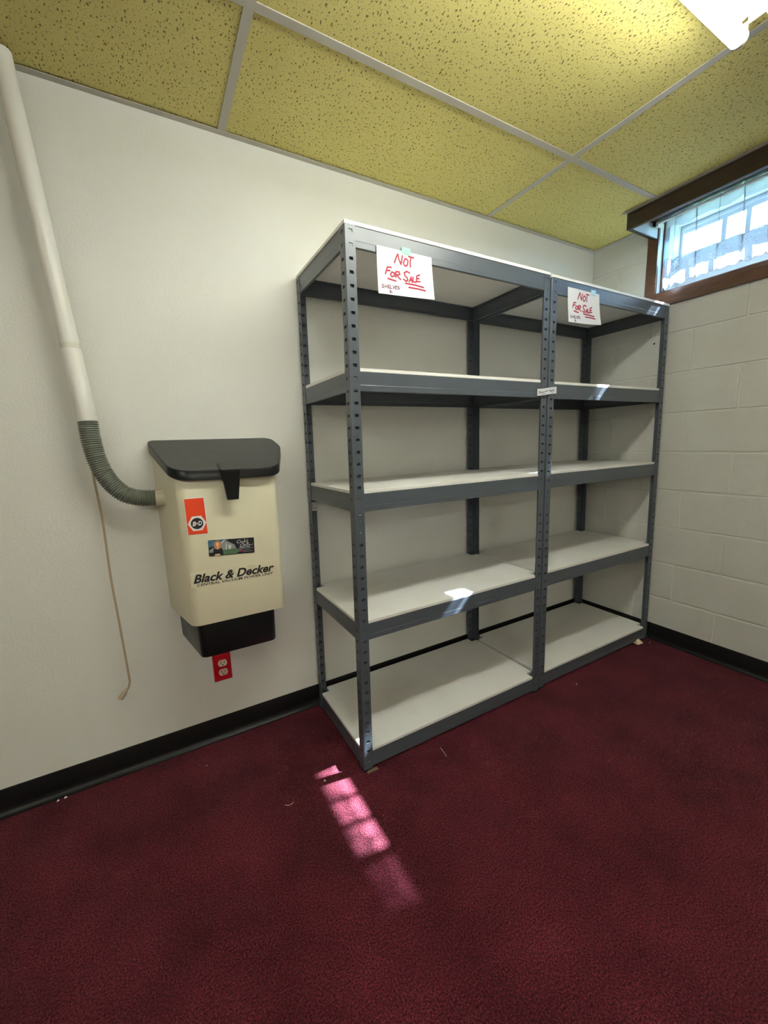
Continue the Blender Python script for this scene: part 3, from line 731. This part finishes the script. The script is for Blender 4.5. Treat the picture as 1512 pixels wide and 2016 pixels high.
cpl([(.75,.50),(.765,.66),(.77,.50),(.79,.57),(.80,.50),(.82,.56),(.83,.50),(.85,.57),(.86,.51),(.88,.57),(.89,.51),(.91,.57),(.93,.52),(.97,.58)], .0009)
obj('lettering', mb, M['white'], cb)
cxx = cp(.665,.37); text('000 000-0000', cp(.665,.37)[0], cp(.90,.37)[0], cp(.665,.385)[1], .0035, 0, M['white'], cb, 'lettering', .0020, 0, slope=-.07) if False else None
mb = MB()
for u0, u1, v in ((.665,.70,.40),(.705,.725,.405),(.745,.79,.41),(.82,.845,.42),(.85,.87,.42),(.875,.90,.425)): cpl([(u0,v),(u1,v+.005)], .0026)
for u0, u1, v in ((.62,.97,.305),(.74,.90,.19),(.74,.97,.11)): cpl([(u0,v),(u1,v+.03)], .0007)
obj('lettering', mb, M['plight'], cb)
cflat([(.61,.13),(.61,.25),(.73,.27),(.73,.15)], 'red_print', M['pred'], cb, .0018)

# pipe and hose
pipe = thing('vacuum_pipe', (-2.57, -.06, 1.27), 'white vertical vacuum pipe against the wall, running into the ceiling', 'pipe')
def pp(z): k = (z-1.271)/(2.207-1.271); return (-2.570+(-2.637+2.570)*k, -.06, z)
mb = MB(); mb.tube([pp(1.60), pp(2.2305)], .0245, 28); obj('pipe', mb, M['pvc'], pipe, smooth=True)
mb = MB(); mb.tube([pp(1.268), pp(1.27), pp(1.48), pp(1.482)], [.0245,.0262,.0262,.0250], 28); obj('sleeve', mb, M['pvc'], pipe, smooth=True)
mb = MB(); mb.tube([pp(1.482), pp(1.50), pp(1.62)], [.0256,.0256,.0247], 28); obj('band', mb, M['pvcband'] if False else M['pvc'], pipe, smooth=True)
mb = MB(); mb.tube([pp(1.4835), pp(1.498)], .0262, 28); s_ = obj('collar', mb, M['pvcband'], pipe, smooth=True)
hose = thing('vacuum_hose', (-2.5, -.07, 1.05), 'grey-green ribbed hose curving from the white pipe into the vacuum side', 'hose')
ctrl = [(-2.570,-.062,1.290),(-2.570,-.062,1.268),(-2.569,-.064,1.212),(-2.559,-.068,1.141),(-2.537,-.073,1.081),(-2.501,-.078,1.036),(-2.455,-.08,1.018),(-2.412,-.08,1.014),(-2.38,-.08,1.014)]
def catmull(C, n):
    P = [Vector(c) for c in C]; out = []
    for i in range(1, len(P)-2):
        for k in range(n):
            t = k/n; a, b, c, d = P[i-1], P[i], P[i+1], P[i+2]
            out.append(.5*((2*b)+(c-a)*t+(2*a-5*b+4*c-d)*t*t+(3*b-a-3*c+d)*t**3))
    out.append(P[-2]); return out
path = catmull(ctrl, 60)
# resample evenly
L_ = [0]
for a, b in zip(path[:-1], path[1:]): L_.append(L_[-1]+(b-a).length)
def at_len(s):
    import bisect
    i = min(max(bisect.bisect(L_, s)-1, 0), len(path)-2); t = (s-L_[i])/max(1e-9, L_[i+1]-L_[i]); return path[i].lerp(path[i+1], t)
tot = L_[-1]; pitch = .0068; NP = int(tot/pitch*6); pts = []; rads = []
for i in range(NP+1):
    s = tot*i/NP; pts.append(at_len(s)); ph = (s/pitch) % 1
    rads.append(.0262 + .0021*math.sin(2*math.pi*ph)**1 )
mb = MB(); mb.tube(pts, rads, 28); obj('ribbed_tube', mb, M['hose'], hose, smooth=True)
mb = MB(); mb.tube([(-2.413,-.08,1.014),(-2.41,-.08,1.014),(-2.375,-.08,1.014)], [.027,.0278,.0278], 28); obj('inlet_collar', mb, M['clear'], vac, smooth=True)

# hanging cord
cord = thing('hanging_cord', (-2.57, -.035, .33), 'thin tan cord hanging down the wall from behind the hose', 'cord')
cpts = [(-2.580,-.028,1.26),(-2.582,-.03,1.107),(-2.575,-.034,.947),(-2.576,-.036,.755),(-2.571,-.04,.585),(-2.5665,-.042,.39),(-2.567,-.042,.365),(-2.5755,-.042,.342)]
cc = catmull([(-2.58,-.028,1.3)]+cpts+[(-2.59,-.042,.33)], 10)
mb = MB(); mb.tube(cc, .0020, 8); mb.tube([p+Vector((.0032,0,0)) for p in cc], .0018, 8); obj('wire', mb, M['cord'], cord, smooth=True)
mb = MB(); d = Vector((-.025,0,-.030)); p = Vector((-2.5735,-.042,.345))
mb.tube([p, p+d*.35, p+d*.5, p+d], [.0035,.006,.009,.0095], 10); obj('plug_tip', mb, M['cord'], cord, smooth=True)

# outlet
out = thing('wall_outlet', (-2.256, 0, .305), 'red wall plate with two ivory sockets below the vacuum', 'outlet')
ox0, ox1, oz0, oz1 = -2.2905, -2.2205, .247, .362
mb = MB(); mb.prism([(ox0,0,oz0),(ox1,0,oz0),(ox1,0,oz1),(ox0,0,oz1)], [(ox0+.004,-.006,oz0+.004),(ox1-.004,-.006,oz0+.004),(ox1-.004,-.006,oz1-.004),(ox0+.004,-.006,oz1-.004)]); pl = obj('plate', mb, M['red'], out, bevel=.0015)
for zc in (.3245, .2855):
    cxo = (ox0+ox1)/2+.0015
    ring = []
    for k in range(28):
        a = 2*math.pi*k/28; ring.append((cxo+.0172*math.cos(a), zc+max(-.0138, min(.0138, .0172*math.sin(a)))))
    mb = MB(); mb.prism([(x,-.0055,z) for x,z in ring], [(x,-.0082,z) for x,z in ring]); rc = obj('receptacle', mb, M['ivory'], out)
    mb = MB()
    mb.box(cxo-.0075, -.0085, zc-.001, cxo-.0052, -.0080, zc+.008); mb.box(cxo+.0055, -.0085, zc-.001, cxo+.0075, -.0080, zc+.0065)
    ring = [(cxo+.0027*math.cos(2*math.pi*k/12), zc-.0078+.0027*math.sin(2*math.pi*k/12)) for k in range(12)]
    mb.prism([(x,-.0080,z) for x,z in ring], [(x,-.0085,z) for x,z in ring]); obj('slots', mb, M['dark'], rc)
mb = MB(); mb.tube([((ox0+ox1)/2,-.0055,.305),((ox0+ox1)/2,-.0072,.305)], .003, 12); obj('screw', mb, M['red'], out)

# ------------------------------------------------------------------ small things on the floor
sh = MB(); sh.prism([(-.142,-.484,0),(-.098,-.490,0),(-.100,-.450,0),(-.138,-.446,0)], [(-.136,-.480,.004),(-.108,-.484,.006),(-.112,-.455,.030),(-.120,-.455,.030)])
tag(obj('shim', sh, M['shimwood']), 'pale wedge sticking out under the right shelving unit near the corner', 'wedge')
sh = MB(); sh.prism([(-1.862,-.486,0),(-1.815,-.486,0),(-1.818,-.4765,0),(-1.860,-.4765,0)], [(-1.860,-.484,.004),(-1.819,-.484,.006),(-1.821,-.4765,.006),(-1.858,-.4765,.004)])
tag(obj('shim', sh, M['cardboard']), 'flat brown cardboard shim at the left shelving unit front foot', 'wedge')
def thread(pts, label):
    mb = MB(); mb.tube(catmull([pts[0]]+pts+[pts[-1]], 5), .0007, 5); tag(obj('thread', mb, M['thread']), label, 'thread')
thread([(-2.155,-.457,.004),(-2.146,-.466,.005),(-2.136,-.467,.005),(-2.128,-.462,.004)], 'pale curled thread on the carpet left of the sun patch')
thread([(-1.566,-.525,.004),(-1.570,-.548,.006),(-1.574,-.572,.004)], 'pale straight thread on the carpet in front of left shelving unit')
def crumb(x, y, r, label):
    mb = MB(); n = 5
    a = [(x+r*math.cos(2*math.pi*k/n)*random.uniform(.7,1.3), y+r*math.sin(2*math.pi*k/n)*random.uniform(.7,1.3), 0) for k in range(n)]
    mb.prism(a, [(x+(p[0]-x)*.6, y+(p[1]-y)*.6, r*.8) for p in a]); tag(obj('crumb', mb, M['crumb']), label, 'crumb')
crumb(-2.798,-.0235,.0045,'white crumb beside black baseboard, right one of two')
crumb(-2.818,-.0255,.0040,'white crumb beside black baseboard, left one of two')
crumb(-2.004,-.431,.0040,'white crumb on carpet in shadow stripe of the sun patch')
crumb(-.761,-.537,.0028,'tiny white crumb on carpet in front of right shelving unit')
crumb(-.063,-.505,.0030,'tiny white crumb on carpet by the corner foot of right shelving unit')
crumb(-2.359,-.132,.0022,'tiny white crumb on carpet below the cream vacuum')
nl = MB(); nl.tube([(.0005,-.378,1.646),(-.0015,-.378,1.646)], .0045, 12); nh = obj('hole', nl, M['dark']); tag(nh, 'dark disc standing in for a small hole in the block wall inside the right shelving unit', 'hole')  # dark disc painted for the shade in a small wall hole

for o in bpy.data.objects:
    if '_o' in o: del o['_o']
